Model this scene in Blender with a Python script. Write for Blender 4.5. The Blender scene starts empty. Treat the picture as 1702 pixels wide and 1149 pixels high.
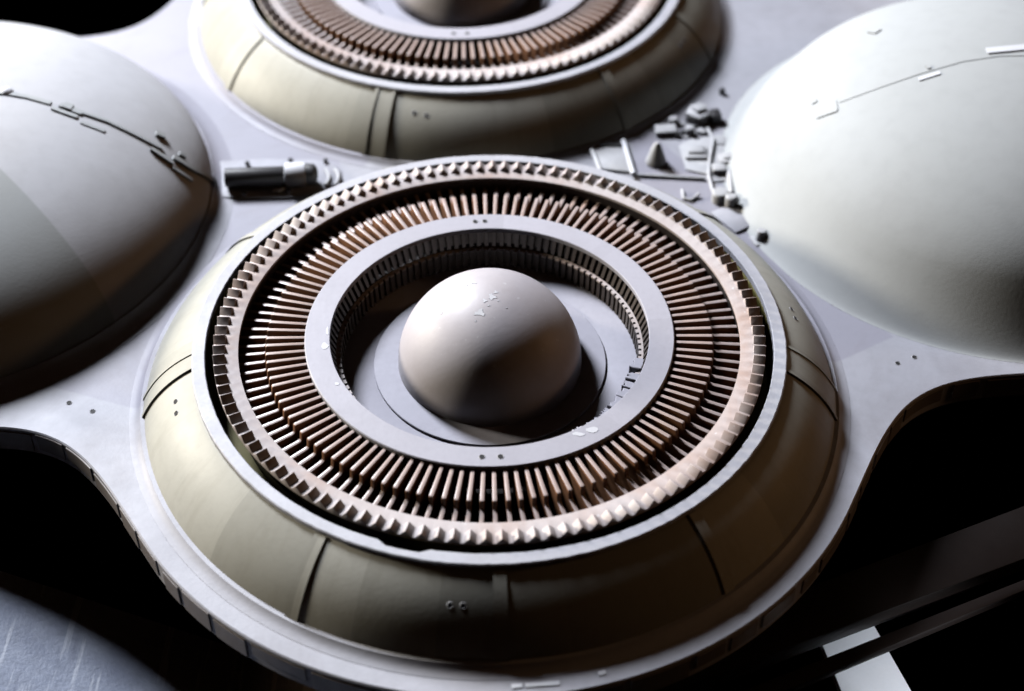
import bpy, bmesh, math, random
from mathutils import Vector, Matrix
random.seed(7)
S = 0.15                     # one model unit (the pod's base radius) in metres
PI = math.pi
scene = bpy.context.scene
COL = scene.collection

# ------------------------------------------------------------------ camera
CP = Vector((0, -3.2915, 3.2675))
CD = Vector((0.013945, 0.725124, -0.688477)).normalized()
CR = Vector((0.999805, -0.01974, -0.00054)).normalized()
CU = CR.cross(CD).normalized()
FPX, PW, PH = 2642.47, 1702.0, 1149.0
def ray(px, py):
    return (CD + CR*((px-PW/2)/FPX) - CU*((py-PH/2)/FPX)).normalized()
def at(px, py, z=0.0):
    d = ray(px, py); t = (z-CP.z)/d.z
    return CP + d*t
cam = bpy.data.cameras.new('camera'); co = bpy.data.objects.new('camera', cam); COL.objects.link(co)
M = Matrix((CR, CU, -CD)).transposed().to_4x4(); M.translation = CP*S
co.matrix_world = M
cam.sensor_width = 36; cam.lens = FPX/PW*36; cam.clip_start = .01; cam.clip_end = 50
cam.dof.use_dof = True; cam.dof.focus_distance = 4.42*S; cam.dof.aperture_fstop = 5.2
cam.dof.aperture_blades = 6
scene.camera = co

# ------------------------------------------------------------------ materials
def new_mat(name):
    m = bpy.data.materials.new(name); m.use_nodes = True
    return m, m.node_tree.nodes, m.node_tree.links
def paint(name, c, rough=.5, mott=.12, scale=6, bump=.08, spec=.5, speck=0.0, tint=None, metal=0.0, sector=None, coat=0.0, planes=None, fleck=None, grime=0.0, gcol=(.22, .19, .19), streak=0.0):
    """Painted plastic: base colour, two scales of blotches, fine grain bump.  Object coordinates are in metres."""
    m, N, L = new_mat(name)
    b = N['Principled BSDF']
    tc = N.new('ShaderNodeTexCoord'); mp = N.new('ShaderNodeMapping'); mp.inputs['Scale'].default_value = (1/S,)*3
    L.new(tc.outputs['Object'], mp.inputs['Vector'])
    n1 = N.new('ShaderNodeTexNoise'); n1.inputs['Scale'].default_value = scale; n1.inputs['Detail'].default_value = 6; n1.inputs['Roughness'].default_value = .6
    n2 = N.new('ShaderNodeTexNoise'); n2.inputs['Scale'].default_value = scale*9; n2.inputs['Detail'].default_value = 4
    for n in (n1, n2): L.new(mp.outputs['Vector'], n.inputs['Vector'])
    def mixc(fac, a, bcol):
        mx = N.new('ShaderNodeMix'); mx.data_type = 'RGBA'
        if hasattr(fac, 'links'): L.new(fac, mx.inputs[0])
        else: mx.inputs[0].default_value = fac
        if hasattr(a, 'links'): L.new(a, mx.inputs[6])
        else: mx.inputs[6].default_value = (*a, 1)
        if hasattr(bcol, 'links'): L.new(bcol, mx.inputs[7])
        else: mx.inputs[7].default_value = (*bcol, 1)
        return mx.outputs[2]
    def rng(o, a, bb, lo, hi):
        r = N.new('ShaderNodeMapRange'); r.inputs[1].default_value = a; r.inputs[2].default_value = bb
        r.inputs[3].default_value = lo; r.inputs[4].default_value = hi; L.new(o, r.inputs[0]); return r.outputs[0]
    dark = tint or tuple(x*.72 for x in c)
    out = mixc(rng(n1.outputs['Fac'], .35, .68, 0, min(1, mott*3)), c, dark)
    out = mixc(rng(n2.outputs['Fac'], .45, .75, 0, mott), out, tuple(x*.5 for x in c))
    if sector:                                      # painted panels: tone steps round the axis
        sx = N.new('ShaderNodeSeparateXYZ'); L.new(tc.outputs['Object'], sx.inputs[0])
        a = N.new('ShaderNodeMath'); a.operation = 'ARCTAN2'; L.new(sx.outputs['Y'], a.inputs[0]); L.new(sx.outputs['X'], a.inputs[1])
        f = rng(a.outputs[0], -PI, PI, 0, 1)
        cr = N.new('ShaderNodeValToRGB'); cr.color_ramp.interpolation = 'CONSTANT'; L.new(f, cr.inputs[0])
        e = cr.color_ramp.elements
        for i, (deg, v) in enumerate(sector):
            p = (deg+180)/360
            if i < 2: el = e[i]; el.position = p
            else: el = e.new(p)
            el.color = (v, v, v, 1)
        mu = N.new('ShaderNodeMix'); mu.data_type = 'RGBA'; mu.blend_type = 'MULTIPLY'; mu.inputs[0].default_value = 1
        L.new(out, mu.inputs[6]); L.new(cr.outputs[0], mu.inputs[7]); out = mu.outputs[2]
    for pl in planes or []:                         # painted panels bounded by straight edges (a,b,c,d): a x + b y + c z > d, all of them
        edges, col, k = pl
        prod = None
        for (pa, pb, pc, pd) in edges:
            dn = N.new('ShaderNodeVectorMath'); dn.operation = 'DOT_PRODUCT'; L.new(mp.outputs['Vector'], dn.inputs[0]); dn.inputs[1].default_value = (pa, pb, pc)
            st = rng(dn.outputs['Value'], pd-.004, pd+.004, 0, 1)
            if prod is None: prod = st
            else:
                q = N.new('ShaderNodeMath'); q.operation = 'MULTIPLY'; L.new(prod, q.inputs[0]); L.new(st, q.inputs[1]); prod = q.outputs[0]
        q = N.new('ShaderNodeMath'); q.operation = 'MULTIPLY'; L.new(prod, q.inputs[0]); q.inputs[1].default_value = k
        out = mixc(q.outputs[0], out, col)
    if grime:                                       # airbrushed dirt in soft uneven clouds
        g = N.new('ShaderNodeTexNoise'); g.inputs['Scale'].default_value = 2.3; g.inputs['Detail'].default_value = 8; g.inputs['Roughness'].default_value = .68; g.inputs['Distortion'].default_value = .6
        L.new(mp.outputs['Vector'], g.inputs['Vector'])
        out = mixc(rng(g.outputs['Fac'], .50, .78, 0, grime), out, gcol)
    if streak:                                      # streaks that run down the wall from the rim
        sx2 = N.new('ShaderNodeSeparateXYZ'); L.new(tc.outputs['Object'], sx2.inputs[0])
        a2 = N.new('ShaderNodeMath'); a2.operation = 'ARCTAN2'; L.new(sx2.outputs['Y'], a2.inputs[0]); L.new(sx2.outputs['X'], a2.inputs[1])
        cb = N.new('ShaderNodeCombineXYZ'); L.new(a2.outputs[0], cb.inputs['X']); zz = N.new('ShaderNodeMath'); zz.operation = 'MULTIPLY'; zz.inputs[1].default_value = 1/S; L.new(sx2.outputs['Z'], zz.inputs[0]); L.new(zz.outputs[0], cb.inputs['Y'])
        m2 = N.new('ShaderNodeMapping'); m2.inputs['Scale'].default_value = (16, 3, 1); L.new(cb.outputs[0], m2.inputs['Vector'])
        g = N.new('ShaderNodeTexNoise'); g.inputs['Scale'].default_value = 1; g.inputs['Detail'].default_value = 6; g.inputs['Roughness'].default_value = .7; L.new(m2.outputs[0], g.inputs['Vector'])
        out = mixc(rng(g.outputs['Fac'], .5, .75, 0, streak), out, (.25, .225, .17))
    if speck:                                       # chips and dust
        v = N.new('ShaderNodeTexNoise'); v.inputs['Scale'].default_value = 40; v.inputs['Detail'].default_value = 2; L.new(mp.outputs['Vector'], v.inputs['Vector'])
        out = mixc(rng(v.outputs['Fac'], .70, .74, 0, speck), out, fleck or (.8, .8, .82))
    L.new(out, b.inputs['Base Color'])
    L.new(rng(n1.outputs['Fac'], .3, .7, rough-.06, rough+.08), b.inputs['Roughness'])
    b.inputs['Specular IOR Level'].default_value = spec; b.inputs['Metallic'].default_value = metal
    if coat: b.inputs['Coat Weight'].default_value = coat; b.inputs['Coat Roughness'].default_value = .25
    if bump:
        n3 = N.new('ShaderNodeTexNoise'); n3.inputs['Scale'].default_value = 90; n3.inputs['Detail'].default_value = 5; L.new(mp.outputs['Vector'], n3.inputs['Vector'])
        bp = N.new('ShaderNodeBump'); bp.inputs['Strength'].default_value = bump; bp.inputs['Distance'].default_value = .003*S
        L.new(n3.outputs['Fac'], bp.inputs['Height']); L.new(bp.outputs['Normal'], b.inputs['Normal'])
    return m
def half(p, q, keep):
    """Half plane through pixels p, q on the deck that contains pixel keep."""
    a, b, k = at(*p), at(*q), at(*keep); n = Vector((-(b.y-a.y), b.x-a.x, 0)).normalized()
    if (k-a).dot(n) < 0: n = -n
    return (n.x, n.y, 0, a.dot(n))

LAV = (.34, .33, .395)
deck_planes = [
    ([half((75, 640), (195, 672), (200, 560)), (-1, 0, 0, .5)], LAV, .75),
    ([half((1385, 605), (1485, 560), (1400, 500)), half((1485, 560), (1330, 430), (1350, 560)), (1, 0, 0, .5)], LAV, .75),
]
MAT = dict(
    deck=paint('deck_paint', (.46, .46, .51), .55, .16, 3, .16, planes=deck_planes, grime=.42),
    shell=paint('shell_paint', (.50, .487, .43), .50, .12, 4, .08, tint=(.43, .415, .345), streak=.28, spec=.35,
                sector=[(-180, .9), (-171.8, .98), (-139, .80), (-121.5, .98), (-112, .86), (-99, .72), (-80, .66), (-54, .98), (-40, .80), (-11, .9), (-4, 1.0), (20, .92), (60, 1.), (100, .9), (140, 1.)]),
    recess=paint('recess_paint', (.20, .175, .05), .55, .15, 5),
    rim=paint('rim_paint', (.55, .55, .60), .5, .16, 9, .14, grime=.25),
    gear=paint('gear_paint', (.63, .57, .565), .42, .14, 8, .12, tint=(.44, .35, .32), speck=.5, grime=.65, gcol=(.40, .17, .06)),
    fin=paint('fin_paint', (.25, .12, .065), .42, .14, 12, .08, tint=(.30, .115, .035), speck=.3),  # brown sides, darkened to carry the shade between the fins
    fin_lit_top=paint('fin_lit_top_paint', (.54, .455, .44), .32, .2, 8, .08, tint=(.44, .25, .15), speck=.3),
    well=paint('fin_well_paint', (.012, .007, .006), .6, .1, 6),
    collar=paint('collar_paint', (.52, .505, .565), .5, .10, 7, .12, grime=.15, sector=[(-180, .93), (-135, .9), (-48, .95), (-40, .92), (3, 1.0), (41, .97), (47, 1.0), (84, .92)]),
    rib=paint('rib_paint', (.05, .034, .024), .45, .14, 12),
    floor=paint('floor_paint', (.46, .45, .52), .55, .12, 6, .12, grime=.2),
    hub=paint('hub_paint', (.52, .485, .51), .50, .10, 4, .08, tint=(.45, .385, .37), speck=.3, spec=.6, grime=.22, gcol=(.26, .16, .11)),
    dome=paint('dome_paint', (.48, .495, .50), .6, .10, 2.2, .08, tint=(.445, .455, .445), spec=.2, grime=.15),
    part=paint('fitting_paint', (.58, .58, .60), .5, .16, 10, grime=.3),
    dark=paint('dark_hole', (.012, .011, .012), .7, 0, 5, 0),
    grey=paint('dark_grey_paint', (.035, .033, .036), .5, .1, 8),
    white=paint('bare_white', (.78, .79, .84), .55, .05, 10),
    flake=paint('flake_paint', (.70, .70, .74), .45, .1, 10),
    bar=paint('brown_bar_paint', (.012, .008, .007), .5, .2, 3, .1, spec=.25),
    table=paint('table_sheet', (.40, .44, .54), .5, .4, 4, .6, tint=(.24, .27, .36), grime=.5, gcol=(.13, .16, .25)),
    band=paint('edge_paint', (.22, .195, .19), .5, .15, 8),
)
def scratched(m):
    N, L = m.node_tree.nodes, m.node_tree.links; b = N['Principled BSDF']
    tc = N.new('ShaderNodeTexCoord'); src = b.inputs['Base Color'].links[0].from_socket
    for rot, k in ((1.0, .4), (-.75, .4), (1.35, .35)):
        mp = N.new('ShaderNodeMapping'); mp.inputs['Scale'].default_value = (11/S, .8/S, 1/S); mp.inputs['Rotation'].default_value = (0, 0, rot)
        L.new(tc.outputs['Object'], mp.inputs['Vector'])
        n = N.new('ShaderNodeTexNoise'); n.inputs['Scale'].default_value = 3; n.inputs['Detail'].default_value = 5; L.new(mp.outputs['Vector'], n.inputs['Vector'])
        r = N.new('ShaderNodeMapRange'); r.inputs[1].default_value = .60; r.inputs[2].default_value = .66; r.inputs[4].default_value = k; L.new(n.outputs['Fac'], r.inputs[0])
        mx = N.new('ShaderNodeMix'); mx.data_type = 'RGBA'; L.new(r.outputs[0], mx.inputs[0]); L.new(src, mx.inputs[6])
        mx.inputs[7].default_value = (.74, .78, .86, 1) if rot > 0 else (.20, .22, .30, 1); src = mx.outputs[2]
    L.new(src, b.inputs['Base Color'])
scratched(MAT['table'])

# ------------------------------------------------------------------ mesh helpers
def finish(name, bm, mat, parent=None, sharp=32, bev=0, loc=None, seg=2):
    if bev:
        es = [e for e in bm.edges if len(e.link_faces) == 2 and e.calc_face_angle(0) > math.radians(28)]
        bmesh.ops.bevel(bm, geom=es, offset=bev, offset_type='OFFSET', segments=seg, profile=.5, affect='EDGES', clamp_overlap=True)
    for v in bm.verts: v.co *= S
    for f in bm.faces: f.smooth = True
    for e in bm.edges:
        if len(e.link_faces) == 2: e.smooth = e.calc_face_angle(0) < math.radians(sharp)
    me = bpy.data.meshes.new(name); bm.to_mesh(me); bm.free()
    me.materials.append(MAT[mat] if isinstance(mat, str) else mat)
    return link(name, me, parent, loc)
def link(name, me, parent=None, loc=None, rz=0):
    o = bpy.data.objects.new(name, me); COL.objects.link(o)
    if loc is not None: o.location = Vector(loc)*S
    o.rotation_euler.z = rz
    if parent: o.parent = parent
    return o
def thing(name, label, cat, loc=(0, 0, 0), rz=0, group=None):
    return tag(link(name, None, None, loc, rz), label, cat, group)
def tag(o, label, cat, group=None):
    o['label'] = label; o['category'] = cat
    if group: o['group'] = group
    return o
def lathe(prof, n=240, closed=False, bm=None, loc=(0, 0, 0)):
    bm = bm or bmesh.new(); rows = []; c = Vector(loc)
    for r, z in prof:
        if r < 1e-6: rows.append([bm.verts.new(c+Vector((0, 0, z)))])
        else: rows.append([bm.verts.new(c+Vector((r*math.cos(2*PI*i/n), r*math.sin(2*PI*i/n), z))) for i in range(n)])
    pr = list(zip(rows, rows[1:]))
    if closed: pr.append((rows[-1], rows[0]))
    for a, b in pr:
        for i in range(n):
            j = (i+1) % n
            if len(a) == 1: bm.faces.new((a[0], b[i], b[j]))
            elif len(b) == 1: bm.faces.new((a[i], b[0], a[j]))
            else: bm.faces.new((a[i], b[i], b[j], a[j]))
    bmesh.ops.recalc_face_normals(bm, faces=bm.faces[:])
    return bm
def prism(pts, z0, z1, bm=None):
    bm = bm or bmesh.new()
    lo = [bm.verts.new((x, y, z0)) for x, y in pts]; hi = [bm.verts.new((x, y, z1)) for x, y in pts]
    n = len(pts)
    fs = [bm.faces.new(hi), bm.faces.new(lo[::-1])]
    for i in range(n): fs.append(bm.faces.new((lo[i], lo[(i+1) % n], hi[(i+1) % n], hi[i])))
    bmesh.ops.recalc_face_normals(bm, faces=fs)
    return bm
def boxat(c, sx, sy, z0, z1, rot=0, bm=None):
    cs, sn = math.cos(rot), math.sin(rot)
    return prism([(c[0]+x*cs-y*sn, c[1]+x*sn+y*cs) for x, y in ((-sx/2, -sy/2), (sx/2, -sy/2), (sx/2, sy/2), (-sx/2, sy/2))], z0, z1, bm)
def tube(pts, r, n=12, bm=None, taper=None):
    """Round rod along 3-D points."""
    bm = bm or bmesh.new(); pts = [Vector(p) for p in pts]; rows = []
    for i, p in enumerate(pts):
        d = (pts[min(i+1, len(pts)-1)]-pts[max(i-1, 0)]).normalized()
        up = Vector((0, 0, 1)) if abs(d.z) < .9 else Vector((0, 1, 0))
        a = d.cross(up).normalized(); b = a.cross(d)
        rr = r if taper is None else taper[i]
        rows.append([bm.verts.new(p+(a*math.cos(2*PI*k/n)+b*math.sin(2*PI*k/n))*rr) for k in range(n)])
    fs = []
    for u, v in zip(rows, rows[1:]):
        for k in range(n): fs.append(bm.faces.new((u[k], u[(k+1) % n], v[(k+1) % n], v[k])))
    fs.append(bm.faces.new(rows[0][::-1])); fs.append(bm.faces.new(rows[-1]))
    bmesh.ops.recalc_face_normals(bm, faces=fs)
    return bm
def ribbon(pts, nrm, w, h, bm=None, sink=.004):
    """Raised strip along points on a surface, w wide, standing h proud."""
    bm = bm or bmesh.new(); rows = []
    for i, (p, n) in enumerate(zip(pts, nrm)):
        d = (pts[min(i+1, len(pts)-1)]-pts[max(i-1, 0)]).normalized(); s = d.cross(n).normalized()*w/2
        rows.append([bm.verts.new(q) for q in (p-s-n*sink, p-s+n*h, p+s+n*h, p+s-n*sink)])
    fs = []
    for u, v in zip(rows, rows[1:]):
        for k in range(4): fs.append(bm.faces.new((u[k], u[(k+1) % 4], v[(k+1) % 4], v[k])))
    fs.append(bm.faces.new(rows[0][::-1])); fs.append(bm.faces.new(rows[-1]))
    bmesh.ops.recalc_face_normals(bm, faces=fs)
    return bm

# ------------------------------------------------------------------ engine pods
NT = 120
def shell_r(t):     # profile of the pod wall from base (t=0) to rim (t=1)
    a = Vector((1.0, 0.0)); b = Vector((.831, .183)); p = a.lerp(b, t)
    n = Vector((.183, .169)).normalized()
    q = p+n*(.022*4*t*(1-t)); return q.x, q.y
def shell_pt(deg, t, out=0.0):
    r, z = shell_r(t); r1, z1 = shell_r(min(1, t+.01)); r0, z0 = shell_r(max(0, t-.01))
    n = Vector((z1-z0, -(r1-r0))).normalized()
    a = math.radians(deg)
    p = Vector((r*math.cos(a), r*math.sin(a), z)); nn = Vector((n.x*math.cos(a), n.x*math.sin(a), n.y))
    return p+nn*out, nn
def fin_bm(bm=None, ang=0.0, th=.0118):
    prof = [(.505, .088), (.712, .088), (.712, .163), (.642, .166), (.634, .168), (.632, .192), (.628, .1955), (.505, .1935)]
    bm0 = bmesh.new(); A = []; B = []
    for r, z in prof:
        t = th*(.92+.16*(r-.505)/.2)
        A.append(bm0.verts.new((r, -t/2, z))); B.append(bm0.verts.new((r, t/2, z)))
    n = len(prof); bm0.faces.new(A); bm0.faces.new(B[::-1])
    for i in range(n): bm0.faces.new((A[i], B[i], B[(i+1) % n], A[(i+1) % n]))
    bmesh.ops.recalc_face_normals(bm0, faces=bm0.faces[:])
    es = [e for e in bm0.edges if e.verts[0].co.z > .12 and e.verts[1].co.z > .12 and e.calc_face_angle(0) > .5]
    bmesh.ops.bevel(bm0, geom=es, offset=.0022, offset_type='OFFSET', segments=2, profile=.5, affect='EDGES', clamp_overlap=True)
    if bm is None: return bm0
    me = bpy.data.meshes.new('t'); bm0.to_mesh(me); bm0.free(); me.transform(Matrix.Rotation(ang, 4, 'Z')); bm.from_mesh(me); bpy.data.meshes.remove(me)
    return bm
def gear_bm(ri, rt, ro, z0, z1, h, n, jit=.0):
    """Flat ring whose outer part carries radial roof-shaped ridges."""
    bm = bmesh.new(); A, Bt, Bz, Ct, D, E = [], [], [], [], [], []
    for k in range(n):
        ja, jh = random.uniform(-.03, .03), random.uniform(-1, 1)*jit
        for f, hh in ((.0, 0), (.20, 0), (.58+ja, h+jh), (.62+ja, h+jh)):
            a = 2*PI*(k+f)/n; c, s = math.cos(a), math.sin(a)
            A.append(bm.verts.new((ri*c, ri*s, z1))); Bt.append(bm.verts.new((rt*c, rt*s, z1)))
            Bz.append(bm.verts.new((rt*c, rt*s, z1+hh)) if hh else Bt[-1])
            Ct.append(bm.verts.new((ro*c, ro*s, z1+hh))); D.append(bm.verts.new((ro*c, ro*s, z0))); E.append(bm.verts.new((ri*c, ri*s, z0)))
    m = len(A)
    for i in range(m):
        j = (i+1) % m
        bm.faces.new((A[i], Bt[i], Bt[j], A[j])); bm.faces.new((Bz[i], Ct[i], Ct[j], Bz[j]))
        q = []
        for v in (Bt[i], Bz[i], Bz[j], Bt[j]):
            if v not in q: q.append(v)
        if len(q) > 2: bm.faces.new(q)
        bm.faces.new((Ct[i], D[i], D[j], Ct[j])); bm.faces.new((D[i], E[i], E[j], D[j])); bm.faces.new((E[i], A[i], A[j], E[j]))
    bmesh.ops.recalc_face_normals(bm, faces=bm.faces[:])
    return bm
def toothed(ri, root, tip, z0, z1, n, tipw=.17, jit=0.0, inward=False):
    """Ring of triangular teeth on a flat annulus."""
    bm = bmesh.new(); top_o, top_i, bot_o, bot_i = [], [], [], []
    for k in range(n):
        for f, r in ((0, root), (.5-tipw/2, tip), (.5+tipw/2, tip)):
            a = 2*PI*(k+f)/n; rr = r+(random.uniform(-jit, jit) if jit else 0); zz = z1+(random.uniform(-jit, jit)*.3 if jit else 0)
            c, s = math.cos(a), math.sin(a)
            top_o.append(bm.verts.new((rr*c, rr*s, zz))); bot_o.append(bm.verts.new((rr*c, rr*s, z0)))
            top_i.append(bm.verts.new((ri*c, ri*s, z1))); bot_i.append(bm.verts.new((ri*c, ri*s, z0)))
    m = len(top_o)
    for i in range(m):
        j = (i+1) % m
        bm.faces.new((top_i[i], top_o[i], top_o[j], top_i[j])); bm.faces.new((top_o[i], bot_o[i], bot_o[j], top_o[j]))
        bm.faces.new((bot_o[i], bot_i[i], bot_i[j], bot_o[j])); bm.faces.new((bot_i[i], top_i[i], top_i[j], bot_i[j]))
    bmesh.ops.recalc_face_normals(bm, faces=bm.faces[:])
    return bm
def ribbed(r_in_top, r_in_bot, z0, z1, n, depth, duty=.5):
    """Wall of vertical ribs facing the axis."""
    bm = bmesh.new(); T, B, TO, BO = [], [], [], []
    for k in range(n):
        for f, d in ((0, 0), (duty, 0), (duty+.02, depth), (.98, depth)):
            a = 2*PI*(k+f)/n; c, s = math.cos(a), math.sin(a)
            T.append(bm.verts.new(((r_in_top+d)*c, (r_in_top+d)*s, z1))); B.append(bm.verts.new(((r_in_bot+d)*c, (r_in_bot+d)*s, z0)))
            ro = max(r_in_top, r_in_bot)+depth+.006
            TO.append(bm.verts.new((ro*c, ro*s, z1))); BO.append(bm.verts.new((ro*c, ro*s, z0)))
    m = len(T)
    for i in range(m):
        j = (i+1) % m
        bm.faces.new((T[i], T[j], B[j], B[i])); bm.faces.new((T[i], TO[i], TO[j], T[j]))
        bm.faces.new((B[i], B[j], BO[j], BO[i])); bm.faces.new((TO[i], BO[i], BO[j], TO[j]))
    bmesh.ops.recalc_face_normals(bm, faces=bm.faces[:])
    return bm
def screw_hole(parent, p, n, r=.0075):
    """A drilled hole: raised lip and dark plug just below it."""
    n = Vector(n); q = n.to_track_quat('Z', 'Y').to_matrix()
    bm = lathe([(r*1.0, .0003), (r*1.15, .0012), (r*1.32, .0003), (r*1.32, -.004), (r*1.0, -.004)], 24, True)
    for v in bm.verts: v.co = q @ v.co + Vector(p)
    o = finish('screw_hole', bm, 'part', parent)
    bm = lathe([(r*1.02, .0008), (0, .0006)], 24)
    for v in bm.verts: v.co = q @ v.co + Vector(p)
    finish('hole', bm, 'dark', o)

FIN = None
def edge_paint(me):       # paler upper edges: light falling on the fin tops, put into the colour
    me.materials.append(MAT['fin_lit_top'])
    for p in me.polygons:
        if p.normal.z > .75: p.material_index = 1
def pod(label, loc, rz, near_detail, fin_range):
    global FIN
    root = thing('engine_pod', label, 'engine pod', loc, rz, 'round engine pods with toothed rings on the deck')
    inv = -rz
    # wall, and the fillet that ties it to the deck
    prof = [shell_r(i/14) for i in range(15)]
    sh = finish('outer_shell', lathe([(.99, -.01)]+prof+[(.815, .183), (.815, .03)]), 'shell', root)
    finish('base_fillet', lathe([(.985, -.002), (1.038, .0012), (1.024, .0035), (1.012, .009), (1.004, .018), (.98, .018)]), 'deck', root)
    # flat rim with a chipped inner edge
    bm = bmesh.new(); n = 360; rows = []
    for i in range(n):
        a = 2*PI*i/n; d = math.degrees(a)+math.degrees(rz); d = (d+180) % 360-180
        ri = .800+.0015*math.sin(a*5)+random.uniform(-.0006, .0006)
        ro = .836+random.uniform(-.0008, .0008)
        if near_detail and -110.5 < d < -101.5: ri += .013*min(1, (d+110.5)/1.2, (-101.5-d)/1.2)
        c, s = math.cos(a), math.sin(a)
        rows.append([bm.verts.new((r*c, r*s, z)) for r, z in ((ri, .175), (ri, .194), (ri+.002, .196), (ro-.003, .196), (ro, .1935), (ro+.001, .1835), (ro-.004, .175))])
    for i in range(n):
        a, b = rows[i], rows[(i+1) % n]
        for k in range(7): bm.faces.new((a[k], a[(k+1) % 7], b[(k+1) % 7], b[k]))
    bmesh.ops.recalc_face_normals(bm, faces=bm.faces[:])
    finish('rim', bm, 'rim', root)
    # trough between rim and gear, floor under the fins, well under the hub
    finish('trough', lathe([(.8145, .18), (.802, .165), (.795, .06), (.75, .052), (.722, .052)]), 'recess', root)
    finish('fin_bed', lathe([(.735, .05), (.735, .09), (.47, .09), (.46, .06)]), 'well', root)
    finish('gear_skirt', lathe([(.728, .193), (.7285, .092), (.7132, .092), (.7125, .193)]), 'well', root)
    finish('gear_ring', gear_bm(.706, .742, .775, .192, .2015, .0185, NT, .0014), 'gear', root, bev=.0012)
    # fins
    if FIN is None:
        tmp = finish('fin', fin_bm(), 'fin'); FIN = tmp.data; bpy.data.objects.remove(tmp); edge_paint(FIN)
    rest = bmesh.new(); k_rest = 0
    for k in range(NT):
        a = 2*PI*(k+.25)/NT; d = (math.degrees(a+rz)+180) % 360-180
        if fin_range(d):
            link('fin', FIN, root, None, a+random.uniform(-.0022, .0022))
        else: fin_bm(rest, a); k_rest += 1
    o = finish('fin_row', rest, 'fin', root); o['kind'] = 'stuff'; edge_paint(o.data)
    # collar with screw holes
    cl = finish('collar', lathe([(.451, .19), (.4505, .2035), (.452, .205), (.519, .205), (.5215, .2025), (.5215, .185), (.505, .1), (.50, .1), (.49, .19)], closed=True), 'collar', root)
    for dg in (-92.9, -87.2, 91.2, 94.6):
        a = math.radians(dg)+inv; screw_hole(cl, (.4865*math.cos(a), .4865*math.sin(a), .205), (0, 0, 1), .0068)
    # well: ribbed wall, toothed ledge, lower ribs, floor
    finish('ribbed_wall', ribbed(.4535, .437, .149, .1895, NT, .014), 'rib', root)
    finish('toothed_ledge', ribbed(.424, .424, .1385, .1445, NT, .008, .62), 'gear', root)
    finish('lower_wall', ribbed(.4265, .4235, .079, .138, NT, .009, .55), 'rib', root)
    finish('well_floor', lathe([(.45, .0785), (.342, .0785), (.338, .0772), (.30, .0772), (.25, .077)]), 'floor', root)
    finish('raised_disc', lathe([(.334, .070), (.334, .0835), (.3325, .0855), (.30, .0865), (.278, .087), (.24, .087)]), 'floor', root)
    R = .2635; hubo = finish('hub_dome', lathe([(R*1.004, .080)]+[(R*math.cos(i*PI/2/36), .088+R*math.sin(i*PI/2/36)) for i in range(36)]+[(0, .088+R)]), 'hub', root, sharp=80)
    if near_detail:
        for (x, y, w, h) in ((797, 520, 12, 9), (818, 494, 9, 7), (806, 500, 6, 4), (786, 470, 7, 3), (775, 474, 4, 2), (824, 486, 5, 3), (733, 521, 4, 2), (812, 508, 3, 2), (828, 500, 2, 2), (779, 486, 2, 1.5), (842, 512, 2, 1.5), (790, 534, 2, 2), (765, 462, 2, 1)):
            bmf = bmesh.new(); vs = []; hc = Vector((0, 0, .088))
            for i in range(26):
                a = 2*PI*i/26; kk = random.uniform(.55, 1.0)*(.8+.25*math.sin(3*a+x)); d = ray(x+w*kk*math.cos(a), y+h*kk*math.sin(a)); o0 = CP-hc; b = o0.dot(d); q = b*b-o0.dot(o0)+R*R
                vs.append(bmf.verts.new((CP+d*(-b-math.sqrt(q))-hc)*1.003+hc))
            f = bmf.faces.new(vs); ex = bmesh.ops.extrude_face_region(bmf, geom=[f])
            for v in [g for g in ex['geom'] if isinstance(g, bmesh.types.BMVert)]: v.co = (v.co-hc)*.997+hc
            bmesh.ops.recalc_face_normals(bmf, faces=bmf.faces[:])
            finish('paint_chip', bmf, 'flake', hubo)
        # white filler left in the gap between the floor and the collar
        a0 = -58
        while a0 < -13:
            da = random.uniform(2.5, 7); bmf = bmesh.new(); ins, outs = [], []
            for k in range(9):
                a = math.radians(a0+da*k/8); ri = random.uniform(.402, .416); ins.append((ri*math.cos(a), ri*math.sin(a))); ro = .4385+random.uniform(0, .004)*(1 if k % 8 else 0); outs.append((ro*math.cos(a), ro*math.sin(a)))
            finish('filler_patch', prism(ins+outs[::-1], .10, random.uniform(.148, .156), bmf), 'floor', root, bev=.002, seg=1)
            a0 += da+random.choice((.5, .8, 2.2, 3.0))
    # strips and holes on the wall
    def strip(d0, d1, t0, t1, h, name='wall_strip', mat='shell'):
        bm = bmesh.new(); n = 12; rows = []
        for i in range(n+1):
            t = t0+(t1-t0)*i/n; row = []
            for d, hh in ((d0, -.004), (d0, h), (d1, h), (d1, -.004)): row.append(bm.verts.new(shell_pt(d, t, hh)[0]))
            rows.append(row)
        for u, v in zip(rows, rows[1:]):
            for k in range(4): bm.faces.new((u[k], u[(k+1) % 4], v[(k+1) % 4], v[k]))
        bm.faces.new(rows[0]); bm.faces.new(rows[-1][::-1])
        bmesh.ops.recalc_face_normals(bm, faces=bm.faces[:])
        finish(name, bm, mat, sh)
    for d, w in ((-90, 2.2), (-121.9, 2.2), (-53.6, 2.0)): strip(d, d+w, .05, .975, .0045)
    strip(-94, -86, .02, .05, .003)
    for d in (-176.0, -172.0, -11, -4.3): strip(d-.35, d+.35, .0, 1.0, .007, 'wall_rib')
    strip(-175.6, -172.4, .0, .99, .004); strip(-10.6, -4.7, .0, .99, .004)
    for d in (40, 75, 110, 145): strip(d, d+2, .0, .97, .006)
    for d, t in ((-96.7, .62), (-94.7, .62), (-166.6, .72), (-163.9, .70), (9, .70), (6.4, .70)):
        p, n = shell_pt(d, t); screw_hole(sh, p, n, .0065)
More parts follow.
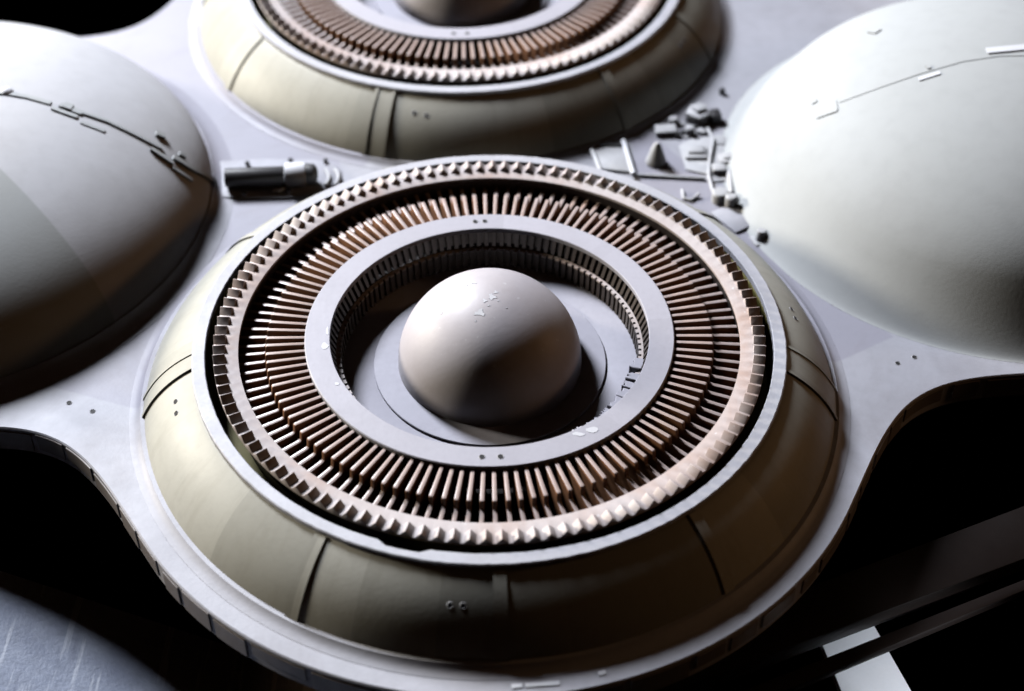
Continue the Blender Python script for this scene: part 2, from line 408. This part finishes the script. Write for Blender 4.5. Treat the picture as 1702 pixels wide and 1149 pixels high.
    if near_detail:
        # peeled sliver of rim paint and a few bright chips
        pts = [at(614, 914, .186), at(650, 921, .184), at(700, 929, .184), at(735, 936, .183)]
        bm = prism([(p.x, p.y) for p in pts]+[(at(705, 931, .184).x, at(705, 931, .184).y-.010), (at(650, 922, .184).x, at(650, 922, .184).y-.008)], .184, .188)
        finish('peeled_sliver', bm, 'rim', root)
        for (x, y, w, h) in ((578, 490, 13, 10), (545, 549, 7, 11), (540, 575, 9, 9), (560, 638, 6, 4), (962, 722, 15, 6), (985, 715, 16, 8)):
            pts = []
            for i in range(9):
                a = 2*PI*i/9; k = random.uniform(.6, 1.05); pts.append(at(x+w*.75*k*math.cos(a), y+h*.75*k*math.sin(a), .205))
            pts = [p for p in pts if .453 < math.hypot(p.x, p.y) < .518]
            if len(pts) > 3: finish('paint_chip', prism([(p.x, p.y) for p in pts], .2045, .2058), 'flake', cl)
    return root
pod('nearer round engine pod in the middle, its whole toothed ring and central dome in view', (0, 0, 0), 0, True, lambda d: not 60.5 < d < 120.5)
pod('farther round engine pod at the top, cut off by the photograph edge', (-.088, 2.022, 0), math.radians(66.5), False, lambda d: -178 < d < -2)

# ------------------------------------------------------------------ hull deck
PODS = [(0, 0, 1.09), (-.088, 2.022, 1.09)]
DOMES = [(-1.84, .84, .93, .42), (1.712, .957, .835, .478)]    # x, y, radius, height
blobs = PODS+[(x, y, e) for (x, y, *_), e in zip(DOMES, (1.016, .948))]+[(1.25, 2.15, .55)]
def sdf(x, y):
    d = None
    for cx, cy, r in blobs:
        e = math.hypot(x-cx, y-cy)-r
        if d is None: d = e
        else:
            k = .70; h = max(k-abs(d-e), 0)/k; d = min(d, e)-h*h*k/4
    return d
C0 = (-.044, 1.0); ring = []
for i in range(720):
    a = 2*PI*i/720; lo, hi = .3, 4.2
    c, s = math.cos(a), math.sin(a)
    r = 3.6
    while sdf(C0[0]+r*c, C0[1]+r*s) > 0: r -= .02
    lo, hi = r, r+.02
    for _ in range(20):
        m = (lo+hi)/2
        if sdf(C0[0]+m*c, C0[1]+m*s) > 0: hi = m
        else: lo = m
    ring.append(Vector((C0[0]+lo*c, C0[1]+lo*s)))
def offs(d):
    out = []
    for i in range(720):
        t = (ring[(i+1) % 720]-ring[i-1]).normalized(); out.append(ring[i]+Vector((t.y, -t.x))*d)
    return out
bm = bmesh.new(); rows = []
for d, z in ((0-.004, 0), (0, -.004), (0, -.088), (-.01, -.096), (-.2, -.096)):
    rows.append([bm.verts.new((p.x, p.y, z)) for p in offs(d)])
for a, b in zip(rows, rows[1:]):
    for i in range(720): j = (i+1) % 720; bm.faces.new((a[i], b[i], b[j], a[j]))
tc = bm.verts.new((C0[0], C0[1], 0)); bc = bm.verts.new((C0[0], C0[1], -.096))
for i in range(720):
    j = (i+1) % 720; bm.faces.new((tc, rows[0][i], rows[0][j])); bm.faces.new((bc, rows[-1][j], rows[-1][i]))
bmesh.ops.recalc_face_normals(bm, faces=bm.faces[:])
deck = finish('hull_deck', bm, 'deck')
tag(deck, 'flat pale lavender white deck plate with scalloped edge carrying the pods and domes', 'deck plate')
# thin plates along the visible edge
i = 0; vis = list(range(360, 720))
k = 0
while k < len(vis)-8:
    n = random.randint(5, 11); idx = vis[k:k+n]; o1, o0 = offs(random.uniform(.003, .006)), offs(-.003)
    z1 = random.choice((-.007, -.009, -.013)); z0 = random.choice((-.06, -.07, -.083))
    pts = [o1[q] for q in idx]+[o0[q] for q in reversed(idx)]
    finish('edge_panel', prism([(p.x, p.y) for p in pts], z0, z1), 'band', deck, bev=.0015, seg=1)
    k += n-1+random.choice((1, 1, 2))
for px, py in ((115, 670), (154, 684), (1492, 604), (1520, 594)): screw_hole(deck, at(px, py), (0, 0, 1), .0068)
for x0, x1, y0, y1 in ((850, 868, 1141, 1139), (873, 930, 1139, 1135), (994, 1007, 1120, 1117)):
    a, b = at(x0, y0, .002), at(x1, y1, .002)
    finish('paint_chip', boxat(((a.x+b.x)/2, (a.y+b.y)/2), abs(b.x-a.x), .012, -.001, .003, math.atan2(b.y-a.y, b.x-a.x)), 'white', deck)

# ------------------------------------------------------------------ domes
def on_dome(i, px, py):
    cx, cy, DR, DH = DOMES[i]; sc = Vector((1/DR, 1/DR, 1/DH)); o = (CP-Vector((cx, cy, 0)))*sc; d = ray(px, py)*sc
    a = d.dot(d); b = o.dot(d); c = o.dot(o)-1; q = b*b-a*c
    t = (-b-math.sqrt(max(q, 0)))/a; p = o+d*t
    w = Vector((p.x*DR, p.y*DR, p.z*DH)); n = Vector((p.x/DR, p.y/DR, p.z/DH)).normalized()
    return w, n
def dome(i, label, planes):
    cx, cy, DR, DH = DOMES[i]
    root = thing('domed_tank', label, 'dome', (cx, cy, 0), 0, 'smooth domes beside the engine pods')
    m = MAT['dome'] if not planes else paint('dome_panel_paint', (.56, .56, .585), .6, .12, 2.2, .08, tint=(.52, .515, .53), spec=.2, grime=.2, gcol=(.22, .20, .17), planes=planes)
    prof = [(DR*math.cos(k*PI/2/60), DH*math.sin(k*PI/2/60)) for k in range(60)]+[(0, DH)]
    if i == 1:                                      # this dome flares softly into the deck
        th = math.radians(21); r0, z0 = DR*math.cos(th), DH*math.sin(th); rc = r0+z0/((DH/DR)/math.tan(th))
        prof = [((1-t)**2*.925+2*t*(1-t)*rc+t*t*r0, t*t*z0+.0006) for t in [k/16 for k in range(16)]]+[q for q in prof if q[1] > z0]
    else: prof = [(DR, -.01)]+prof
    sh = finish('dome_shell', lathe(prof, 320), m, root, sharp=80)
    if i == 0: finish('base_fillet', lathe([(DR-.03, -.002), (DR+.07, .0012), (DR+.04, .005), (DR+.018, .014), (DR+.004, .030), (DR-.02, .03)]), 'deck', root)
    return root, sh
def path(i, pix, n=10):
    P = []
    for (x0, y0), (x1, y1) in zip(pix, pix[1:]):
        for k in range(n): P.append(on_dome(i, x0+(x1-x0)*k/n, y0+(y1-y0)*k/n))
    P.append(on_dome(i, *pix[-1])); return [p for p, q in P], [q for p, q in P]
def seam(i, sh, name, pix, w, h, mat='dome'):
    p, n = path(i, pix); return finish(name, ribbon(p, n, w, h), mat, sh)
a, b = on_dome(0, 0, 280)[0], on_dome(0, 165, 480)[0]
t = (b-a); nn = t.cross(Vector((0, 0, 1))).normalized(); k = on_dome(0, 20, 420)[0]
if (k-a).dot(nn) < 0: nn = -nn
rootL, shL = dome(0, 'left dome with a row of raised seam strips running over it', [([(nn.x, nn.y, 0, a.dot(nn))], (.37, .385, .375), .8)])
seam(0, shL, 'seam_strip', [(-40, 152), (10, 156), (45, 162), (84, 173)], .018, .005)
seam(0, shL, 'seam_strip', [(86, 181), (128, 196)], .015, .006)
seam(0, shL, 'seam_strip', [(100, 176), (120, 184), (136, 190)], .022, .007)
seam(0, shL, 'seam_strip', [(134, 204), (174, 219)], .013, .004)
seam(0, shL, 'seam_strip', [(128, 186), (178, 203), (222, 224), (268, 248)], .013, .007)
seam(0, shL, 'seam_strip', [(250, 250), (286, 274)], .014, .011)
seam(0, shL, 'seam_strip', [(286, 264), (312, 280), (336, 292), (356, 305)], .018, .014)
seam(0, shL, 'seam_strip', [(286, 280), (318, 301)], .012, .008)
seam(0, shL, 'hatch', [(258, 224), (272, 230)], .022, .013)
seam(0, shL, 'hatch', [(296, 257), (306, 263)], .016, .012)
seam(0, shL, 'hatch', [(106, 177), (120, 182)], .03, .010)
p, n = on_dome(0, 11, 153)
bm = tube([p-n*.01, p+n*.004, p+n*.010, p+n*.014], .02, 20, None, [.022, .021, .015, .004]); finish('white_cap', bm, 'white', shL, sharp=80)
rootR, shR = dome(1, 'right dome, larger in view and brightly lit, with one faint seam line', None)
seam(1, shR, 'seam_strip', [(1395, 170), (1460, 146), (1530, 122), (1600, 102), (1660, 93), (1720, 92)], .008, .002)
seam(1, shR, 'seam_strip', [(1640, 86), (1702, 80), (1740, 79)], .03, .005, 'white')
seam(1, shR, 'seam_strip', [(1527, 133), (1562, 122)], .014, .004, 'white')
seam(1, shR, 'seam_strip', [(1540, 114), (1546, 112)], .02, .006)
seam(1, shR, 'hatch', [(1350, 172), (1358, 168)], .014, .004)
seam(1, shR, 'hatch', [(1358, 196), (1392, 184)], .010, .0035)
seam(1, shR, 'hatch', [(1391, 184), (1388, 168)], .010, .003)
seam(1, shR, 'hatch', [(1250, 238), (1262, 229)], .010, .003)
seam(1, shR, 'hatch', [(1250, 262), (1270, 252)], .010, .003)
seam(1, shR, 'hatch', [(1447, 52), (1460, 54)], .03, .005)

# ------------------------------------------------------------------ fittings on the deck, left
def P2(px, py, z=0): p = at(px, py, z); return (p.x, p.y)
lm = thing('equipment_module', 'long capped cylinder on a rounded base plate between the left dome and both pods', 'equipment', at(450, 300))
org = at(450, 300)
def rel(bm, o=org):
    for v in bm.verts: v.co -= o
    return bm
base = [(352, 326), (356, 330), (420, 333), (500, 331), (530, 325), (552, 313), (568, 297), (566, 284), (552, 273), (520, 268), (440, 267), (368, 271), (352, 280)]
finish('base_plate', rel(prism([P2(*q) for q in base], .0, .009)), 'deck', lm, bev=.003)
a, b = at(374, 296, .045), at(476, 292, .045); c, d = at(474, 291, .047), at(509, 290, .047); e = at(521, 290, .047)
finish('long_cylinder', rel(tube([a, b], .032, 24)), 'grey', lm, bev=.004)
finish('white_collar', rel(tube([c, d], .041, 24)), 'white', lm, bev=.005)
finish('end_cap', rel(tube([d, e, at(525, 290, .045)], .034, 24, None, [.036, .036, .026])), 'grey', lm, bev=.003)
for q0, q1 in (((376, 296), (474, 292)), ((474, 294), (520, 291))):
    a, b = at(*q0, .012), at(*q1, .012); finish('saddle', rel(prism([(a.x, a.y-.022), (b.x, b.y-.022), (b.x, b.y+.022), (a.x, a.y+.022)], .012, .03)), 'grey', lm)
for x0 in (541, 557):
    pts = [at(x0+6*math.sin(PI*k/8), 282+26*k/8, .016) for k in range(9)]
    finish('curved_fin', rel(tube(pts, .007, 8)), 'part', lm)
pts = [at(455+8*k/3, 319-3*math.sin(k), .018) for k in range(4)]+[at(472, 313, .02)]
finish('small_loop', rel(tube(pts, .006, 8)), 'part', lm)
for q in ((411, 272), (483, 267), (406, 323), (479, 318), (541, 268)):
    w = at(*q, .014); finish('screw', rel(lathe([(.008, -.002), (.008, .006), (.005, .008), (0, .008)], 16, loc=w)), 'grey', lm)

# ------------------------------------------------------------------ fittings on the deck, right
def solo(name, label, cat, origin, parts):
    """parts: list of (part name, bmesh in deck coordinates, material, bevel)"""
    o = Vector(origin)
    if len(parts) == 1:
        _, bm, m, bv = parts[0]; return tag(finish(name, rel(bm, o), m, None, bev=bv, loc=o), label, cat)
    t = thing(name, label, cat, o)
    for pn, bm, m, bv in parts: finish(pn, rel(bm, o), m, t, bev=bv)
    return t
def bx(px, py, w, d, h, rot=0, z0=-.001): return boxat(P2(px, py), w, d, z0, h*.72, rot)
solo('ribbed_panel', 'flat white panel with two raised ribs and a dark slot just behind the toothed ring', 'panel', at(1020, 265), [
    ('plate', prism([P2(*q) for q in ((986, 255), (1000, 284), (1052, 290), (1036, 238))], 0, .010), 'part', .002),
    ('rib', tube([at(984, 250, .014), at(998, 284, .014)], .008, 8), 'part', 0),
    ('rib', tube([at(1036, 234, .016), at(1053, 290, .016)], .009, 8), 'white', 0),
    ('slot', bx(1016, 246, .075, .016, .022, -.05), 'dark', .002)])
w = at(1090, 270); solo('cone_fitting', 'white cone standing upright behind the toothed ring', 'cone', w, [('cone', lathe([(.036, -.001), (.036, .006), (.031, .02), (.020, .055), (.010, .078), (.006, .082), (0, .083)], 28, loc=w), 'part', 0)])
solo('thin_rail', 'long thin straight rail lying along the front of the right cluster', 'rail', at(1112, 294), [('rail', tube([at(1056, 291, .006), at(1172, 297, .006)], .006, 8), 'part', 0)])
solo('low_block', 'wide low white block by the edge of the farther pod', 'block', at(1106, 222), [('block', bx(1106, 221, .075, .05, .03, .06), 'part', .005)])
solo('round_stud', 'small round stud beside the base of the farther pod', 'stud', at(1119, 204), [
    ('stud', lathe([(.018, -.001), (.018, .02), (.013, .026), (0, .027)], 20, loc=at(1119, 206)), 'part', 0),
    ('stud_base', bx(1126, 207, .05, .02, .010, -.3), 'part', .002)])
w = at(1162, 212); solo('angled_housing', 'largest wedge shaped housing at the top of the right cluster', 'housing', w, [
    ('body', prism([P2(*q) for q in ((1138, 203), (1160, 214), (1178, 206), (1172, 188), (1146, 190))], -.001, .042), 'part', .004),
    ('cap', bx(1160, 198, .04, .04, .075, .5), 'part', .004),
    ('side_box', bx(1188, 200, .036, .045, .048, .15), 'grey', .004),
    ('foot', bx(1166, 222, .024, .03, .02, .9), 'part', .003)])
solo('round_fitting', 'lone small dark knob on bare deck nearest the top right', 'knob', at(1200, 156), [('knob', lathe([(.011, -.001), (.011, .016), (.007, .022), (0, .023)], 18, loc=at(1200, 156)), 'grey', 0)])
solo('stub_post', 'short thick post in front of the wedge shaped housing', 'post', at(1146, 222), [
    ('post', lathe([(.017, -.001), (.017, .03), (.012, .034), (0, .035)], 18, loc=at(1146, 224)), 'part', 0),
    ('flange', bx(1146, 224, .05, .044, .007, .1), 'part', .002)])
solo('slotted_block', 'pale block with a long dark front face between cone and right dome', 'block', at(1156, 262), [
    ('block', bx(1156, 258, .075, .07, .022, -.02), 'part', .003), ('lid', bx(1156, 256, .055, .04, .032, -.02), 'part', .003)])
solo('flat_tab', 'thin flat tab lying behind the slotted block by the right dome', 'tab', at(1192, 238), [('tab', bx(1193, 236, .055, .05, .013, -.12), 'part', .002)])
solo('stepped_box', 'stepped box touching the left foot of the right dome', 'box', at(1212, 280), [
    ('box', bx(1213, 270, .082, .05, .03, .05), 'part', .004), ('lower_box', bx(1194, 287, .045, .04, .036, .02), 'part', .004),
    ('top_plate', bx(1213, 268, .05, .03, .037, .05), 'part', .002)])
solo('twin_rods', 'pair of short parallel rods below the stepped box', 'rods', at(1222, 306), [
    ('rod', tube([at(1212, 284, .012), at(1216, 322, .012)], .010, 10), 'part', .001), ('rod', tube([at(1222, 289, .012), at(1233, 328, .012)], .011, 10), 'white', .001)])
w = at(1196, 334); solo('drum', 'squat drum with a smaller one beside it below the pair of rods', 'drum', w, [
    ('drum', lathe([(.028, -.001), (.028, .034), (.023, .040), (.010, .041), (0, .041)], 24, loc=w), 'part', 0),
    ('small_drum', lathe([(.020, -.001), (.020, .042), (.014, .047), (0, .047)], 20, loc=at(1214, 344)), 'part', 0),
    ('bracket', bx(1229, 338, .055, .02, .026, .2), 'grey', .003)])
solo('hooked_wire', 'little hooked wire lying flat between toothed ring and drum', 'wire', at(1148, 328), [('wire', tube([at(1134, 316, .006), at(1136, 330, .006), at(1148, 333, .006), at(1157, 327, .006), at(1162, 322, .012)], .0055, 8), 'part', 0)])
solo('angular_plate', 'thin many sided plate lying in front of the squat drum', 'plate', at(1215, 368), [('plate', prism([P2(*q) for q in ((1180, 356), (1222, 390), (1240, 382), (1262, 372), (1250, 352), (1205, 346))], 0, .009), 'deck', .002)])
solo('end_post', 'frontmost small post with a bracket, where the right dome meets the nearer pod', 'post', at(1266, 398), [
    ('post', lathe([(.017, -.001), (.016, .034), (.012, .040), (0, .041)], 18, loc=at(1264, 399)), 'part', 0),
    ('bracket', bx(1272, 378, .05, .016, .018, .2), 'part', .002), ('foot_plate', bx(1262, 400, .05, .05, .006, .3), 'part', .001)])

solo('mounting_plate', 'thin irregular plate under the stepped box and slotted block by the right dome', 'plate', at(1180, 270), [('plate', prism([P2(*q) for q in ((1128, 244), (1140, 284), (1178, 292), (1186, 304), (1236, 300), (1234, 258), (1200, 226), (1150, 232))], 0, .006), 'part', .0015)])
solo('bent_pipe', 'thin bent pipe running from the wedge housing down to the squat drum', 'pipe', at(1180, 260), [('pipe', tube([at(1176, 214, .012), at(1186, 232, .013), at(1180, 262, .013), at(1178, 292, .013), at(1184, 316, .013), at(1196, 326, .014)], .0065, 8), 'part', 0)])
solo('short_pipe', 'short straight pipe between the low block and the wedge housing', 'pipe', at(1126, 214), [('pipe', tube([at(1122, 226, .010), at(1150, 212, .011), at(1160, 210, .012)], .006, 8), 'grey', 0)])
# ------------------------------------------------------------------ what is under the model
def tz(x, y): return -.32-.45*(x+1.45)-.13*(y+.60)  # slope added to turn the sheet away from the left lamp
bm = bmesh.new(); q = [bm.verts.new((x, y, tz(x, y))) for x, y in ((-2.1, -2.2), (.5, -2.2), (.5, -.62), (-2.1, -.30))]; q2 = [bm.verts.new((v.co.x, v.co.y, v.co.z-.05)) for v in q]
bm.faces.new(q); bm.faces.new(q2[::-1])
for i in range(4): bm.faces.new((q[i], q2[i], q2[(i+1) % 4], q[(i+1) % 4]))
bmesh.ops.recalc_face_normals(bm, faces=bm.faces[:])
tb = finish('table', bm, 'table'); tb['kind'] = 'structure'; tb['label'] = 'scratched bluish white sheet sloping below the deck'
def barobj(label, pix, z, th):
    pts = [at(x, y, z) for x, y in pix]
    org = sum((Vector(p) for p in pts), Vector())/4
    bm = prism([(p.x, p.y) for p in pts], z-th, z)
    return tag(finish('support_bar', rel(bm, org), 'bar', None, bev=.006, loc=org), label, 'bar', 'dark bars under the deck')
barobj('broad dark brown bar running diagonally under the front right of the deck', [(1900, 765), (1000, 1105), (980, 1200), (1900, 855)], -.22, .06)
barobj('narrow dark brown bar lower right, crossing over the white batten', [(1900, 884), (1100, 1200), (1180, 1200), (1900, 899)], -.25, .03)
pts = [at(1345, 1020, -.5), at(1425, 990, -.5), at(1562, 1230, -.5), at(1440, 1250, -.5)]
org2 = sum((Vector(p) for p in pts), Vector())/4
tag(finish('white_batten', rel(prism([(p.x, p.y) for p in pts], -.53, -.5), org2), 'white', None, bev=.004, loc=org2), 'bright white batten passing under the narrow dark bar', 'batten')

# ------------------------------------------------------------------ light
w = bpy.data.worlds.new('World'); scene.world = w; w.use_nodes = True
wn, wl = w.node_tree.nodes, w.node_tree.links      # a dark studio: dim warm light from above, black below
wt = wn.new('ShaderNodeTexCoord'); wx = wn.new('ShaderNodeSeparateXYZ'); wl.new(wt.outputs['Generated'], wx.inputs[0])
wr = wn.new('ShaderNodeMapRange'); wr.inputs[1].default_value = 0; wr.inputs[2].default_value = .5; wr.inputs[4].default_value = .009; wl.new(wx.outputs['Z'], wr.inputs[0])
wn['Background'].inputs[0].default_value = (1.0, .52, .27, 1); wl.new(wr.outputs[0], wn['Background'].inputs[1])
def lamp(name, az, el, dist, size, watts, colr, target=(0, .3, .1)):
    a, e = math.radians(az), math.radians(el); t = Vector(target)
    p = t+Vector((math.cos(a)*math.cos(e), math.sin(a)*math.cos(e), math.sin(e)))*dist
    l = bpy.data.lights.new(name, 'AREA'); l.shape = 'DISK'; l.size = size*S; l.energy = watts; l.color = colr
    o = bpy.data.objects.new(name, l); COL.objects.link(o); o.location = p*S
    o.rotation_euler = (t-p).to_track_quat('-Z', 'Y').to_euler()
lamp('key_lamp', 126, 39.5, 13, 3.2, 77, (.88, .92, 1.0))
lamp('side_lamp', 5, 16, 8, .8, .8, (1.0, .55, .26))
def spot(name, az, el, dist, watts, colr, target, half_deg, blend, rad):
    a, e = math.radians(az), math.radians(el); t = Vector(target)
    p = t+Vector((math.cos(a)*math.cos(e), math.sin(a)*math.cos(e), math.sin(e)))*dist
    l = bpy.data.lights.new(name, 'SPOT'); l.energy = watts; l.color = colr; l.spot_size = math.radians(half_deg*2); l.spot_blend = blend; l.shadow_soft_size = rad*S
    o = bpy.data.objects.new(name, l); COL.objects.link(o); o.location = p*S; o.rotation_euler = (t-p).to_track_quat('-Z', 'Y').to_euler()
lamp('left_lamp', 162, 15, 12, 1.8, 30, (1.0, .92, .77), (.4, .6, .2))
spot('added_batten_spot', -60, 20, 3, 16, (.88, .94, 1.0), (1.15, -.66, -.5), 5, .3, .1)  # added lamp with no visible source, only brightens the white batten
scene.view_settings.view_transform = 'Standard'; scene.view_settings.look = 'None'
scene.view_settings.exposure = 0; scene.view_settings.gamma = 1
scene.cycles.max_bounces = 4; scene.cycles.diffuse_bounces = 0
